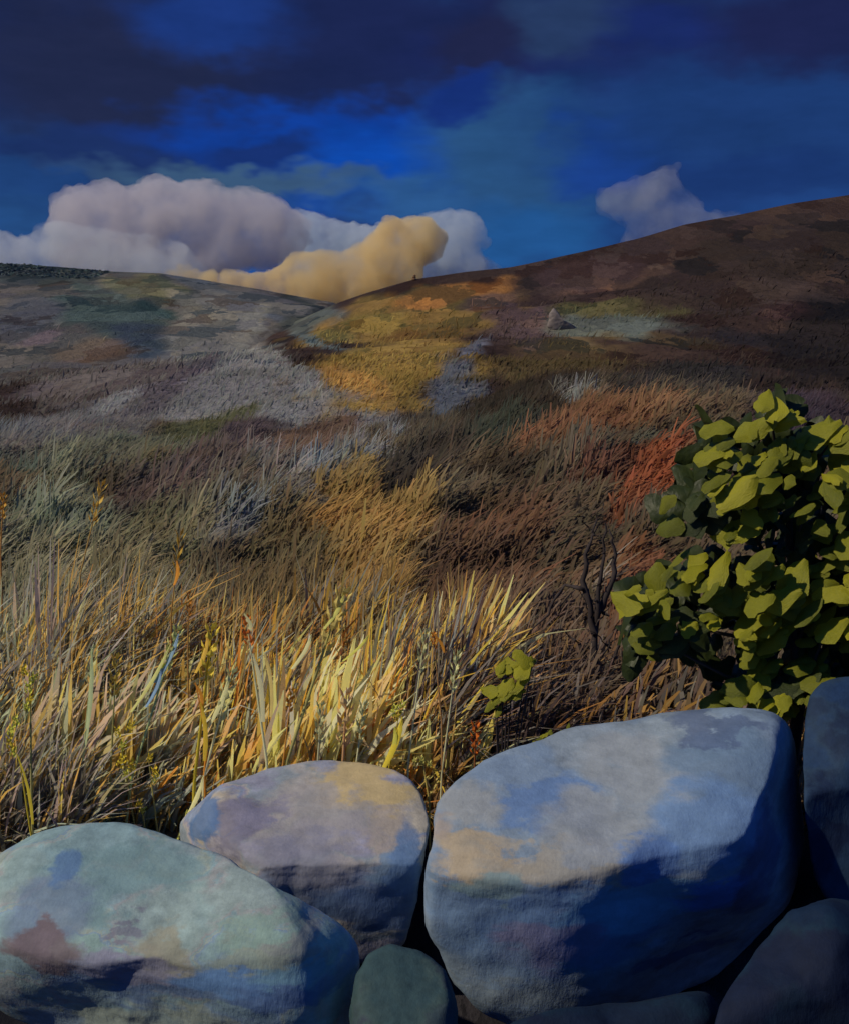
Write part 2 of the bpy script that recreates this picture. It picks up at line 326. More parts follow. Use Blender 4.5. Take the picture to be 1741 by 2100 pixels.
def land_mat(name, cell, bump):
    m = attr_mat(name, 0, .95, bump=bump, spec=.05); t = m.node_tree; b = t.nodes['Principled BSDF']; L = t.links.new
    a = [n for n in t.nodes if n.type == 'ATTRIBUTE'][0]
    p = patch_color(t, [(.50, .56, .64), (1.08, 1.0, .92), (.76, .80, .88), (1.5, 1.34, 1.16), (.95, .92, 1.04), (.66, .54, .50), (1.25, 1.2, 1.2)], cell, (1.0, .36, .5), (1, 2, 3), warp=.55, rot=(0, 0, -.5), crisp=True)
    k = nd(t, 'ShaderNodeVectorMath', operation='MULTIPLY'); L(a.outputs['Color'], k.inputs[0]); L(p, k.inputs[1]); L(k.outputs[0], b.inputs['Base Color']); return m
M_LAND = land_mat('heath_ground', .25, (.5, .6, .04)); M_HILL = land_mat('hill_heath', 3.4, (.045, .8, .5))
def grid(name, x0, x1, y, zf, nx, fan=0.0):
    ny = len(y); u = np.linspace(0, 1, nx)
    X = np.empty((ny, nx)); Y = np.repeat(y[:, None], nx, 1)
    for j in range(ny): X[j] = (x0 + (x1 - x0) * u)
    x = X.ravel(); yy = Y.ravel(); z = zf(x, yy)
    col = land_color(x, yy, base_color(x, yy))
    i = np.arange(nx - 1); j = np.arange(ny - 1)
    a = (j[:, None] * nx + i[None]).ravel(); F = np.stack([a, a + 1, a + nx + 1, a + nx], 1)
    o = link(bpy.data.objects.new(name, mesh_np(name, np.stack([x, yy, z], 1), F, col)))
    o.data.materials.append(M_HILL if 'hill' in name else M_LAND); tag(o, kind='structure'); return o
g = grid('ground', -24, 24, np.concatenate([np.linspace(-6, 3, 12), np.linspace(3.2, 46, 330)]), z_fg, 300)
tag(g, 'heath slope of brown soil under grass and heather', 'ground')
h = grid('left_hill', -190, 80, np.concatenate([np.linspace(26, 210, 230), np.linspace(212, 300, 30)]), z_left, 330)
tag(h, 'grey and lilac hillside of scree and heath at left', 'hill')
h = grid('right_hill', -90, 150, np.concatenate([np.linspace(26, 150, 230), np.linspace(152, 240, 30)]), z_right, 330)
tag(h, 'dark brown hillside with ochre pasture rising to the right', 'hill')
def far_plain():
    x = np.array([-9000, 9000, 9000, -9000.]); y = np.array([-3000, -3000, 9000, 9000.])
    me = mesh_np('far_ground', np.stack([x, y, np.full(4, -30.)], 1), np.array([[0, 1, 2, 3]]), np.tile(np.array(lin((80, 72, 64))), (4, 1)))
    o = link(bpy.data.objects.new('far_ground', me)); me.materials.append(M_LAND); tag(o, 'plain lying beyond the hills', 'ground', kind='structure')
far_plain()

# ------------------------------------------------------------------ vegetation made of blades
def blades(x, y, z, L, W, lean, az, face, col, bend=.35, tipcol=1.15, prof=(.55, 1.0, .75, .06), tz=None):
    """one curved lens-shaped blade per entry: vectorised"""
    n = len(x); K = len(prof); V = np.empty((n, K * 2, 3)); Cc = np.empty((n, K * 2, 3))
    base = np.stack([x, y, z], 1); ldir = np.stack([np.cos(az), np.sin(az), np.zeros(n)], 1)
    wdir = np.stack([np.cos(face), np.sin(face), np.zeros(n)], 1)
    for k in range(K):
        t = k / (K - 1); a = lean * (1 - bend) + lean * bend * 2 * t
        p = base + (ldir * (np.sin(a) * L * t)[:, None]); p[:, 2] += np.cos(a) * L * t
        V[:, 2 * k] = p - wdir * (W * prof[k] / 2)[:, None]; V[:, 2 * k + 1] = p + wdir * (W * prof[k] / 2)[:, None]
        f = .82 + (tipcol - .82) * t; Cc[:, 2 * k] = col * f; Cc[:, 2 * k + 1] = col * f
    q = [[2 * k, 2 * k + 1, 2 * k + 3, 2 * k + 2] for k in range(K - 1)]
    F = (np.arange(n)[:, None, None] * (2 * K) + np.array(q)[None]).reshape(-1, 4)
    return V.reshape(-1, 3), F, Cc.reshape(-1, 3)
M_BLADE = attr_mat('dry_blades', .38, .85, spec=.1)
def stuff(name, label, cat, parts):
    V = []; F = []; Cc = []; o_ = 0
    for v, f, c in parts: V.append(v); F.append(f + o_); Cc.append(c); o_ += len(v)
    me = mesh_np(name, np.concatenate(V), np.concatenate(F), np.concatenate(Cc)); me.materials.append(M_BLADE)
    return tag(link(bpy.data.objects.new(name, me)), label, cat, kind='stuff')
def jitter(col, n, v=.28, h=.10):
    k = np.exp(rng.normal(0, v, n))[:, None]; hh = np.exp(rng.normal(0, h, (n, 3))); return np.clip(col * k * hh, .004, .9)
def in_view(x, y, m=1.25): return np.abs(x) < m * (PW / 2 / FPX) * y + .6

# the slope in front: tussocks and heather, strokes leaning to the right
def slope_cover():
    n = 140000; y = 6.0 + 29 * rng.random(n) ** 1.35; x = (rng.random(n) * 2 - 1) * (y * .47 + .5); z = z_fg(x, y)
    sc = (.35 + y / 22) * (1 - .62 * sst(14, 32, y))
    fs = .4 + y / 16; cl = fbm(p3(x / fs * 1.9, np.log(y) * 14), 61, 3); hu = fbm(p3(x / fs * 1.2 + 40, np.log(y) * 9), 63, 2)
    col = land_color(x, y, base_color(x, y)) * 1.25 * np.exp(.42 * cl)[:, None] * np.exp(hu[:, None] * np.array((.16, 0, -.12))); col = jitter(col, n, .10, .04)
    L = sc * rng.uniform(.10, .46, n) * np.clip(1 + .9 * cl, .3, 2); W = sc * rng.uniform(.014, .05, n)
    return stuff('heather', 'brown and golden tussocks of heath grass on the near slope', 'heather',
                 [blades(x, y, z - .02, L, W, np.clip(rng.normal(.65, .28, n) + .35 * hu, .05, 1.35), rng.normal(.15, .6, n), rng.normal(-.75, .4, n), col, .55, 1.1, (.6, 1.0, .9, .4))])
slope_cover()
def hill_tufts():
    n = 90000; y = np.exp(rng.uniform(math.log(29), math.log(120), n)); x = (rng.random(n) * 2 - 1) * (y * .45 + 1)
    k = rng.random(n) < np.clip(1.15 - (y - 29) / 95, 0, 1) ** 1.3 * np.clip(.7 + fbm(p3(x * .12, y * .06), 71, 3), .1, 1); x, y = x[k], y[k]; n = len(x); z = np.maximum(z_left(x, y), z_right(x, y))
    cl = fbm(p3(x * .35, y * .2), 73, 3); col = jitter(land_color(x, y, base_color(x, y)) * 1.15 * np.exp(.3 * cl)[:, None], n, .10, .04); sc = (.5 + y / 70)
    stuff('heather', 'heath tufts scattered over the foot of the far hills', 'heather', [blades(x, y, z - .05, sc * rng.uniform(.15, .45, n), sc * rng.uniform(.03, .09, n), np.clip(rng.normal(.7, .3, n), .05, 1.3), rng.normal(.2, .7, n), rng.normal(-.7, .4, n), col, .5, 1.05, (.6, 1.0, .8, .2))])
hill_tufts()

# tall grass behind the boulders
GRASS_PAL = {'left': [(150,136,102),(128,126,114),(166,128,74),(116,106,94),(150,144,132),(184,138,74),(100,90,82),(136,116,112)],
             'mid': [(186,150,80),(160,122,60),(205,170,105),(176,112,52),(140,120,80),(110,96,80),(196,146,60),(128,124,118)],
             'right': [(120,92,66),(98,76,70),(150,112,70),(84,66,62),(110,96,92),(138,98,52)],
             'far': [(72,56,52),(84,62,54),(60,48,46),(96,72,58)]}
def grass():
    n = 52000; y = 4.05 + 4.2 * rng.random(n) ** 1.1; x = (rng.random(n) * 2 - 1) * (y * .44 + .25); px = PW / 2 + FPX * x / y
    y = y + np.where((px > 110) & (px < 900), .70, np.where(px >= 900, .6, .2)); z = z_fg(x, y); px = PW / 2 + FPX * x / y
    clump = fbm(p3(x * 4, y * 2.5), 77, 3); big = fbm(p3(x * 1.1, y * .8), 79, 2)
    k = rng.random(n) < np.where(px < 920, 1.0, np.where(px < 1080, .6, .3)) * np.clip(.75 + clump * .8, .15, 1)
    x, y, z, px, clump, big = x[k], y[k], z[k], px[k], clump[k], big[k]; n = len(x)
    pj = px + rng.normal(0, 110, n) + 120 * big; pals = {q: np.array([lin(c) for c in v]) for q, v in GRASS_PAL.items()}
    col = np.empty((n, 3))
    for i in range(n):
        pal = pals['left' if pj[i] < 380 else 'mid' if pj[i] < 900 else 'right' if pj[i] < 1080 else 'far']
        col[i] = pal[int((clump[i] * .45 + .5 + rng.normal(0, .14)) * len(pal)) % len(pal)]
    col = col / (.54, .46, .48); land = land_color(x, y, base_color(x, y)) * 1.25; w = sst(5.2, 8.2, y)[:, None]; col = jitter(col * (1 - w) + land * w, n, .12, .04)
    tall = np.where(px < 950, 1.0, np.where(px < 1100, .7, .45)) * (1 + .5 * clump + .35 * big) * (1 - .35 * sst(6, 9, y))
    L = rng.uniform(.22, .66, n) * tall * (.7 + .3 * sst(4.6, 5.4, y)); W = rng.uniform(.007, .026, n)
    m = 2600; y2 = 4.75 + 1.5 * rng.random(m) ** 1.4; x2 = (-.44 + .50 * rng.random(m)) * y2; p2 = PW / 2 + FPX * x2 / y2
    kc = rng.random(m) < np.clip(.55 + .9 * fbm(p3(x2 * 3, y2 * 2), 83, 2), .1, 1); x2, y2, p2 = x2[kc], y2[kc], p2[kc]; m = len(x2)
    pl = [np.array([lin(c) for c in v]) for v in ([(176,164,120),(150,152,128),(196,160,92),(170,150,128)], [(226,190,120),(206,160,84),(214,158,108),(232,206,150),(190,150,80)])]
    c2 = np.array([pl[0 if p2[i] + rng.normal(0, 90) < 360 else 1][rng.integers(0, 4)] for i in range(m)]) / (.58, .54, .56)
    broad = blades(x2, y2, z_fg(x2, y2) - .02, rng.uniform(.28, .62, m) * (1 + .3 * fbm(p3(x2 * 2, y2), 85, 2)), rng.uniform(.022, .05, m), np.abs(rng.normal(.22, .2, m)), rng.normal(.05, .5, m), rng.normal(-.6, .3, m), jitter(c2, m, .12, .04), .7, 1.12, (.3, .7, 1.0, .8, .12))
    m = 26000; y3 = 4.55 + 4.2 * rng.random(m) ** 1.2; x3 = (rng.random(m) * .93 - .47) * y3 + .02; p3x = PW / 2 + FPX * x3 / y3; kc = rng.random(m) < np.where(p3x < 950, 1, .35); x3, y3, p3x = x3[kc], y3[kc], p3x[kc]; m = len(x3)
    c3 = np.array([pals['left' if p3x[i] + rng.normal(0, 90) < 380 else 'mid' if p3x[i] + rng.normal(0, 90) < 900 else 'right'][rng.integers(0, 6)] for i in range(m)]) / (.58, .49, .50); w3 = sst(5.2, 8.2, y3)[:, None]; c3 = c3 * (1 - w3) + land_color(x3, y3, base_color(x3, y3)) * 1.25 * w3
    thatch = blades(x3, y3, z_fg(x3, y3) - .01, rng.uniform(.12, .32, m), rng.uniform(.014, .04, m), np.abs(rng.normal(.45, .3, m)), rng.normal(.1, .9, m), rng.normal(-.8, .3, m), jitter(c3, m, .12, .04), .6, 1.1, (.7, 1.0, .8, .3))
    return stuff('tall_grass', 'tall dry golden grass growing behind the boulders', 'grass',
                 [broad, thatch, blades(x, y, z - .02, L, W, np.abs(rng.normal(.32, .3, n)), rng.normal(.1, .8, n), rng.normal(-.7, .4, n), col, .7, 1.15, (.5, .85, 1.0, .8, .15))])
grass()

# ------------------------------------------------------------------ boulders
def poly_radius(poly, cx, cy, phi):
    """distance from the centre to the outline along each angle"""
    P = np.array(poly, float) - (cx, cy); P[:, 1] *= -1; Q = np.roll(P, -1, 0); out = np.zeros(len(phi))
    for i, p in enumerate(phi):
        d = np.array([math.cos(p), math.sin(p)]); best = 0
        for a, b in zip(P, Q):
            e = b - a; den = d[0] * e[1] - d[1] * e[0]
            if abs(den) < 1e-9: continue
            t = (a[0] * e[1] - a[1] * e[0]) / den; s = (a[0] * d[1] - a[1] * d[0]) / den
            if t > 0 and -1e-6 <= s <= 1 + 1e-6: best = max(best, t)
        out[i] = best
    return out
def ico(sub):
    bm = bmesh.new(); bmesh.ops.create_icosphere(bm, subdivisions=sub, radius=1.0)
    V = np.array([v.co[:] for v in bm.verts]); F = np.array([[v.index for v in f.verts] for f in bm.faces]); bm.free(); return V, F
ICO = {s: ico(s) for s in (2, 3, 5, 6)}
def boulder(label, poly, Y, depth, planes, material, sub=6, seed=0, rough=.018, name='boulder', lump=.05):
    P = np.array(poly, float); cx, cy = (P.min(0) + P.max(0)) / 2; c = at(cx, cy, Y)
    v = (c - C0).normalized(); r_ = V_R.copy(); u_ = r_.cross(v).normalized(); dist = (c - C0).length
    B = np.array([r_[:], u_[:], (-v)[:]])                                         # rows: image right, image up, toward the viewer
    S, F = ICO[sub]; p = S.copy()
    p = p / (np.abs(p) ** 2.5).sum(1)[:, None] ** (1 / 2.5)
    w = p @ B                                                                     # to world axes
    for n, off in planes:
        n = np.array(n, float); n /= np.linalg.norm(n); d = w @ n - off
        soft = .15; push = np.where(d > -soft, (d + soft) ** 2 / (4 * soft), 0); push = np.where(d > soft, d, push)
        w = w - n * (push * .93)[:, None]
    q = w @ B.T
    phi = np.arctan2(q[:, 1], q[:, 0]); rad = np.hypot(q[:, 0], q[:, 1])
    NB = 180; bi = ((phi + math.pi) / (2 * math.pi) * NB).astype(int) % NB
    mod = np.zeros(NB); np.maximum.at(mod, bi, rad)
    for _ in range(2): mod = np.maximum(mod, (np.roll(mod, 1) + np.roll(mod, -1)) / 2)
    ctr = -math.pi + (np.arange(NB) + .5) * 2 * math.pi / NB
    tgt = poly_radius(poly, cx, cy, ctr) * dist / FPX * .968
    for _ in range(2): tgt = (np.roll(tgt, 1) + 2 * tgt + np.roll(tgt, -1)) / 4
    k = np.interp(phi, np.concatenate([[ctr[-1] - 2 * math.pi], ctr, [ctr[0] + 2 * math.pi]]), np.concatenate([[(tgt / mod)[-1]], tgt / mod, [(tgt / mod)[0]]]))
    kk = np.clip(k, None, k.mean() * 1.35)
    q[:, 0] *= k; q[:, 1] *= k; q[:, 2] *= depth
    q[:, :2] *= (1 - q[:, 2] / dist)[:, None]
    w = q @ B; nrm = w / np.linalg.norm(w, axis=1)[:, None]
    s = np.abs(tgt).mean()
    w = w + nrm * (lump * s * fbm(w / s * 1.3 + seed, seed, 2) * .6 + rough * s * fbm(w / s * 4.5 + seed, seed + 5, 4))[:, None]
    wc = w + np.array(c[:]); zb = wc[:, 2].min()
    base = np.array([c.x, c.y, zb]); me = mesh_np(name, wc - base, F); me.materials.append(material)
    o = link(bpy.data.objects.new(name, me)); o.location = base
    return tag(o, label, 'boulder')

g1 = (.27, .33, .38); cream = (.56, .46, .32); bluegrey = (.27, .34, .43); teal = (.36, .45, .45); lilac = (.36, .35, .42); dk = (.16, .19, .26); peach = (.62, .44, .28)
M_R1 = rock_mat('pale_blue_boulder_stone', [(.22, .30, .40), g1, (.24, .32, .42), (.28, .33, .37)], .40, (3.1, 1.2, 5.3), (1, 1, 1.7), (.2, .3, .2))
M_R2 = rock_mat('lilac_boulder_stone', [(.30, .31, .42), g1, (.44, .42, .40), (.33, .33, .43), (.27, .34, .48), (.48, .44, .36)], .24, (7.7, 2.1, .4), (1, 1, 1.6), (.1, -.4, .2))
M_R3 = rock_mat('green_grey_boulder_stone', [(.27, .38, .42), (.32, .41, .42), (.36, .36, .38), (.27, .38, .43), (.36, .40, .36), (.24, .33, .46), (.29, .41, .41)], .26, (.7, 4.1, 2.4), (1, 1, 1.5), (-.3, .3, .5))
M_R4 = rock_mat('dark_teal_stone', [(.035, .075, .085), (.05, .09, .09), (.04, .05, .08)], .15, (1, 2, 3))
M_R5 = rock_mat('shade_dark_stone', [(.004, .018, .048), (.006, .024, .050), (.005, .012, .036)], .3, (4, 2, 3))  # colour darkened to stand in for the largest boulder's shade
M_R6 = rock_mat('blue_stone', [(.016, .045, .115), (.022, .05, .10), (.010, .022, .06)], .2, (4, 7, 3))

R1 = boulder('largest boulder, pale blue-grey with cream top, at right of the gap',
        [(896,1690),(908,1645),(945,1605),(1000,1572),(1100,1535),(1200,1505),(1300,1488),(1420,1470),(1540,1462),(1610,1472),(1640,1510),(1640,1620),(1640,1740),(1600,1850),(1540,1900),(1440,1975),(1340,2020),(1200,2055),(1080,2070),(990,2040),(935,1985),(893,1900),(882,1800)],
        3.75, .62, [((-.16, -.40, .88), .36), ((.12, -.97, -.13), .48), ((-.34, -.88, -.25), .62), ((.45, -.75, -.45), .62), ((.9, -.3, .0), .80)], M_R1, 6, 3)
R2 = boulder('smaller rounded lilac-grey boulder between the two large ones',
        [(370,1690),(400,1660),(440,1620),(500,1595),(580,1578),(680,1570),(760,1572),(820,1592),(858,1630),(875,1670),(872,1720),(850,1830),(830,1930),(760,1960),(650,1960),(500,1900),(420,1820),(380,1740)],
        4.0, .50, [((.06, -.40, .9), .38), ((.12, -.97, -.15), .50), ((-.7, -.6, .2), .70)], M_R2, 6, 11)
R3 = boulder('low wide greenish grey boulder in the left foreground corner',
        [(-60,1820),(10,1762),(85,1728),(170,1714),(250,1714),(340,1734),(450,1776),(550,1832),(630,1872),(692,1912),(712,1965),(710,2050),(690,2130),(500,2170),(250,2150),(120,2090),(10,2040),(-70,1960)],
        3.3, .52, [((.05, -.48, .86), .34), ((.14, -.96, -.18), .42), ((-.35, -.88, -.25), .58), ((.85, -.45, 0), .74)], M_R3, 6, 23)
B_, P_, G_, T_, K_ = (.13, .24, .50), (.50, .39, .25), (.33, .35, .36), (.22, .36, .40), (.07, .09, .18)  # front blues paint in shade, warm creams paint in sunlight, the rest is mineral
stain_and_shade(R1, [(1150,1940,260,90,(.15, .25, .42),.9),(930,1880,60,70,(.20, .30, .44),.8),(1130,1640,110,32,(0.16, 0.26, 0.45),.9),(1050,1560,90,25,(0.24, 0.32, 0.42),.8),(1330,1570,170,40,G_,.8),(1500,1560,130,60,(0.16, 0.24, 0.34),.85),(1250,1680,140,36,G_,.9),(960,1630,70,50,(0.35, 0.36, 0.35),.9),
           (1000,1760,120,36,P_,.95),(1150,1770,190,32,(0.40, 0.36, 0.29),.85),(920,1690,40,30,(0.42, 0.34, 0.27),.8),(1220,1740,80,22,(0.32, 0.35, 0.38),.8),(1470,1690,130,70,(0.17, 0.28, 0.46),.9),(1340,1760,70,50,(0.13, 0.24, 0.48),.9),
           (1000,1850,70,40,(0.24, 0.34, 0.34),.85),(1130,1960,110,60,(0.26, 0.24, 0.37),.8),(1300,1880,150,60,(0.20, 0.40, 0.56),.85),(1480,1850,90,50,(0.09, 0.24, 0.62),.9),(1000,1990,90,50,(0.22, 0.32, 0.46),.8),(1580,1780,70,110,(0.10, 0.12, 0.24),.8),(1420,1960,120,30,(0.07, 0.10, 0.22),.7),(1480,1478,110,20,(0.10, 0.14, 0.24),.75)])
stain_and_shade(R2, [(700,1850,180,70,(.20, .26, .40),.85),(750,1600,130,30,(0.54, 0.43, 0.22),.95),(660,1650,130,35,(0.35, 0.34, 0.34),.8),(480,1680,70,60,(0.18, 0.18, 0.26),.85),(420,1660,40,50,(0.08, 0.18, 0.38),.85),(600,1780,120,50,(0.26, 0.27, 0.34),.8),(800,1690,60,40,(0.37, 0.33, 0.30),.8),(820,1800,60,60,(0.16, 0.26, 0.40),.85),(760,1890,150,50,(0.10, 0.18, 0.36),.85),(850,1760,40,90,(.12, .22, .42),.8),(540,1640,60,20,(0.24, 0.24, 0.34),.7)], (1.0, 1.0, .98))
stain_and_shade(R3, [(420,2050,330,60,(.17, .25, .42),.9),(560,1880,120,26,(0.27, 0.37, 0.34),.85),(250,1760,150,40,(0.21, 0.32, 0.35),.8),(620,1920,90,28,(0.29, 0.29, 0.30),.8),(110,1850,90,60,(0.19, 0.25, 0.37),.8),(150,1760,40,40,(0.11, 0.20, 0.40),.8),(320,1940,60,40,(0.34, 0.31, 0.24),.8),(500,1950,120,26,(0.30, 0.34, 0.30),.8),
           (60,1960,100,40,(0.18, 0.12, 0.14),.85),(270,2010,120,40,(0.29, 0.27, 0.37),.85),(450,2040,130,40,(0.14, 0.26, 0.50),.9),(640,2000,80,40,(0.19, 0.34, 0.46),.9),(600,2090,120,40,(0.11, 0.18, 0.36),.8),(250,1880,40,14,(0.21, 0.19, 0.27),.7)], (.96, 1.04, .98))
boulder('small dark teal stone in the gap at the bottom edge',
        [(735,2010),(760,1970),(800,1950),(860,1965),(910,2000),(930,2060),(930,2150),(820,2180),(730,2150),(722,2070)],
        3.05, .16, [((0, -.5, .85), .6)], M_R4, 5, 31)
boulder('shade-darkened boulder cut off by the bottom right corner',
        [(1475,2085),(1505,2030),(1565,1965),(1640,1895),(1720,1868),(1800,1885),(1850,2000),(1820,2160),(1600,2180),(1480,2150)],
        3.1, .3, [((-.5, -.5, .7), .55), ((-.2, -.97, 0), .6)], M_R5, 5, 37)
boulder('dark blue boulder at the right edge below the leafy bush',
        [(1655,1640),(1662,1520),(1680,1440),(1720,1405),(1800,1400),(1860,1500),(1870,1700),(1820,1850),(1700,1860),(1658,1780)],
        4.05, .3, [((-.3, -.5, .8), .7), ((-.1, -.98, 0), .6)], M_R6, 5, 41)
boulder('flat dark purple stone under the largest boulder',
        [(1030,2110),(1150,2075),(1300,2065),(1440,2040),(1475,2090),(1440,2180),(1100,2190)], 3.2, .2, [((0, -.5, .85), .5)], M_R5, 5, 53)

# ------------------------------------------------------------------ small rocks out on the hill
M_PALE = rock_mat('pale_outcrop_stone', [(.24, .21, .19), (.20, .17, .16), (.28, .25, .23)], 1.2, (1, 5, 2))
p = hit(1140, 676); oy = float(p[1])
o = boulder('pale rough outcrop on the dark right hillside', [(1121,668),(1126,642),(1134,630),(1143,640),(1150,660),(1186,672),(1182,681),(1130,681)], oy, .5, [((.3, -.6, .6), .7)], M_PALE, 5, 61, .05, 'outcrop', .12); o['category'] = 'rock'
def cairn():
    b = at(850, 574, YR - 1); e = empty('cairn', b); tag(e, 'tiny brown cairn on the skyline beside the yellow cloud', 'cairn')
    m = rock_mat('cairn_stone', [(.16, .09, .05), (.2, .12, .07)], .3)
    for k, (s, zz) in enumerate(((.34, 0.05), (.27, .33), (.2, .56))):
        V, F = ICO[2]; V = V * (1 + .15 * fbm(V * 1.7 + k, 5 + k, 2))[:, None] * (s, s, s * .62)
        me = mesh_np('stone', V, F); me.materials.append(m); s_ = link(bpy.data.objects.new('stone', me), e); s_.location = (random.uniform(-.06, .06), 0, zz)
cairn()

# wood along the left skyline
def skyline_wood():
    parts = []; n = 2600; x = at(-60, 545, YL).x + (at(235, 556, YL).x - at(-60, 545, YL).x) * rng.random(n); y = YL - 2 - 14 * rng.random(n) ** 1.5
    z = z_left(x, y); col = jitter(np.tile(np.array(lin((70, 78, 86))) / LIGHT, (n, 1)), n, .25, .06)
    parts.append(blades(x, y, z - .2, rng.uniform(.35, 1.0, n) * (.5 + .5 * np.clip(.6 + fbm(p3(x * .12, y * .05), 91, 3), 0, 1.6)), rng.uniform(.4, .9, n), np.abs(rng.normal(0, .6, n)), rng.uniform(0, 6.28, n), rng.normal(0, .6, n), col, .2, 1.0, (.5, 1, .9, .3)))
    stuff('skyline_wood', 'dark line of distant scrub and trees along the left skyline', 'wood', parts)
skyline_wood()

# ------------------------------------------------------------------ leafy bush at the right
def leaf_mesh(name, L, W, material, curl, fold, seed, lobes=0):
    nu, nv = 7, 5; V = []; F = []
    rr_ = random.Random(seed)
    for i in range(nu):
        t = i / (nu - 1); w = W * (math.sin(math.pi * min(1, t * .94 + .04)) ** .62) * (1 - .18 * t) * (1 + rr_.uniform(-.16, .16))
        for j in range(nv):
            s = j / (nv - 1) * 2 - 1
            V.append((s * w / 2 * (1 + .16 * math.sin(9 * t + seed * 2 + 2 * s)) + .10 * W * math.sin(2.5 * t + seed * 1.7), t * L, -fold * abs(s) * W * .5 - curl * L * t * t + .05 * W * math.sin(6 * t + 2 * s + seed)))
    for i in range(nu - 1):
        for j in range(nv - 1):
            a = i * nv + j; F.append((a, a + 1, a + nv + 1, a + nv))
    me = mesh_np(name, np.array(V), np.array(F)); me.materials.append(material); return me
def leaf_mat(name, c1, c2, transl=.3):
    m, t, b, o = mat(name); L = t.links.new; b.inputs['Roughness'].default_value = .5; b.inputs['Specular IOR Level'].default_value = .35
    oi = nd(t, 'ShaderNodeObjectInfo'); tc = nd(t, 'ShaderNodeTexCoord')
    mp = nd(t, 'ShaderNodeMapping'); mp.inputs['Scale'].default_value = (30, 8, 20); L(tc.outputs['Object'], mp.inputs[0])
    n = nd(t, 'ShaderNodeTexNoise'); n.inputs['Scale'].default_value = 1.6; n.inputs['Detail'].default_value = 5; L(mp.outputs[0], n.inputs['Vector'])
    ad = nd(t, 'ShaderNodeMath', operation='MULTIPLY_ADD'); L(oi.outputs['Random'], ad.inputs[0]); ad.inputs[1].default_value = .7; L(n.outputs['Fac'], ad.inputs[2])
    mr = nd(t, 'ShaderNodeMapRange'); L(ad.outputs[0], mr.inputs[0]); mr.inputs['From Min'].default_value = .35; mr.inputs['From Max'].default_value = 1.3
    mx = nd(t, 'ShaderNodeMix', data_type='RGBA'); L(mr.outputs[0], mx.inputs['Factor']); mx.inputs['A'].default_value = (*c1, 1); mx.inputs['B'].default_value = (*c2, 1)
    L(mx.outputs['Result'], b.inputs['Base Color'])
    bp = nd(t, 'ShaderNodeBump'); bp.inputs['Strength'].default_value = .5; bp.inputs['Distance'].default_value = .01; L(n.outputs['Fac'], bp.inputs['Height']); L(bp.outputs[0], b.inputs['Normal'])
    tr = nd(t, 'ShaderNodeBsdfTranslucent'); L(mx.outputs['Result'], tr.inputs['Color'])
    ms = nd(t, 'ShaderNodeMixShader'); ms.inputs[0].default_value = transl; L(b.outputs[0], ms.inputs[1]); L(tr.outputs[0], ms.inputs[2]); L(ms.outputs[0], o.inputs['Surface'])
    return m
M_LEAF = leaf_mat('yellow_green_leaf', (.22, .24, .012), (.44, .42, .022))
M_LEAFM = leaf_mat('olive_leaf', (.11, .135, .011), (.25, .26, .015))
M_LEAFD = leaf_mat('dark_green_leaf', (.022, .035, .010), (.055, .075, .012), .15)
M_TWIG = plain_mat('dark_twig_bark', (.045, .036, .036), .85, .2)
LEAVES = {'b': [leaf_mesh('leaf', 1, w, M_LEAF, c, f, s) for w, c, f, s in ((.72, .12, .25, 1), (.6, .3, .15, 2), (.82, .05, .35, 3), (.5, .2, .4, 8), (.9, .15, .1, 9), (.66, -.1, .3, 10))],
          'm': [leaf_mesh('leaf', 1, w, M_LEAFM, c, f, s) for w, c, f, s in ((.7, .15, .2, 4), (.6, .08, .3, 5), (.85, .25, .3, 11), (.5, -.1, .2, 12))],
          'd': [leaf_mesh('leaf', 1, w, M_LEAFD, c, f, s) for w, c, f, s in ((.75, .15, .2, 6), (.65, .1, .25, 7))]}
def put_leaf(root, rootloc, px, py, Y, ln, ang, tone, tiltrand=.25, up=.62):
    v = ray(px, py); d = (V_R * math.cos(R(ang)) + V_U * math.sin(R(ang))).normalized()
    n = (-v * .75 + Vector((-.38, 0, up)) + Vector((random.uniform(-1, 1), random.uniform(-1, 1), random.uniform(-1, 1))) * tiltrand).normalized()
    d = (d - n * d.dot(n)).normalized(); x = d.cross(n).normalized()
    s = ln * Y / FPX * 1.08; c = at(px, py, Y) - d * (s * .5)
    o = link(bpy.data.objects.new('leaf', random.choice(LEAVES[tone])), root)
    M = Matrix((x, d, n)).transposed().to_4x4(); o.matrix_local = Matrix.Translation(c - Vector(rootloc)) @ M @ Matrix.Scale(s, 4); return o
def tube(name, pts, rads, material, parent, loc, sides=7):
    V = []; F = []; P = [Vector(p) - Vector(loc) for p in pts]
    for i, p in enumerate(P):
        t = (P[min(i + 1, len(P) - 1)] - P[max(i - 1, 0)]).normalized(); a = t.orthogonal().normalized(); b = t.cross(a)
        for k in range(sides):
            th = 2 * math.pi * k / sides; V.append((p + (a * math.cos(th) + b * math.sin(th)) * rads[i])[:])
    for i in range(len(P) - 1):
        for k in range(sides): F.append((i * sides + k, i * sides + (k + 1) % sides, (i + 1) * sides + (k + 1) % sides, (i + 1) * sides + k))
    me = mesh_np(name, np.array(V), np.array(F)); me.materials.append(material); return link(bpy.data.objects.new(name, me), parent)
def inside(poly, x, y):
    c = False; j = len(poly) - 1
    for i in range(len(poly)):
        if (poly[i][1] > y) != (poly[j][1] > y) and x < (poly[j][0] - poly[i][0]) * (y - poly[i][1]) / (poly[j][1] - poly[i][1]) + poly[i][0]: c = not c
        j = i
    return c
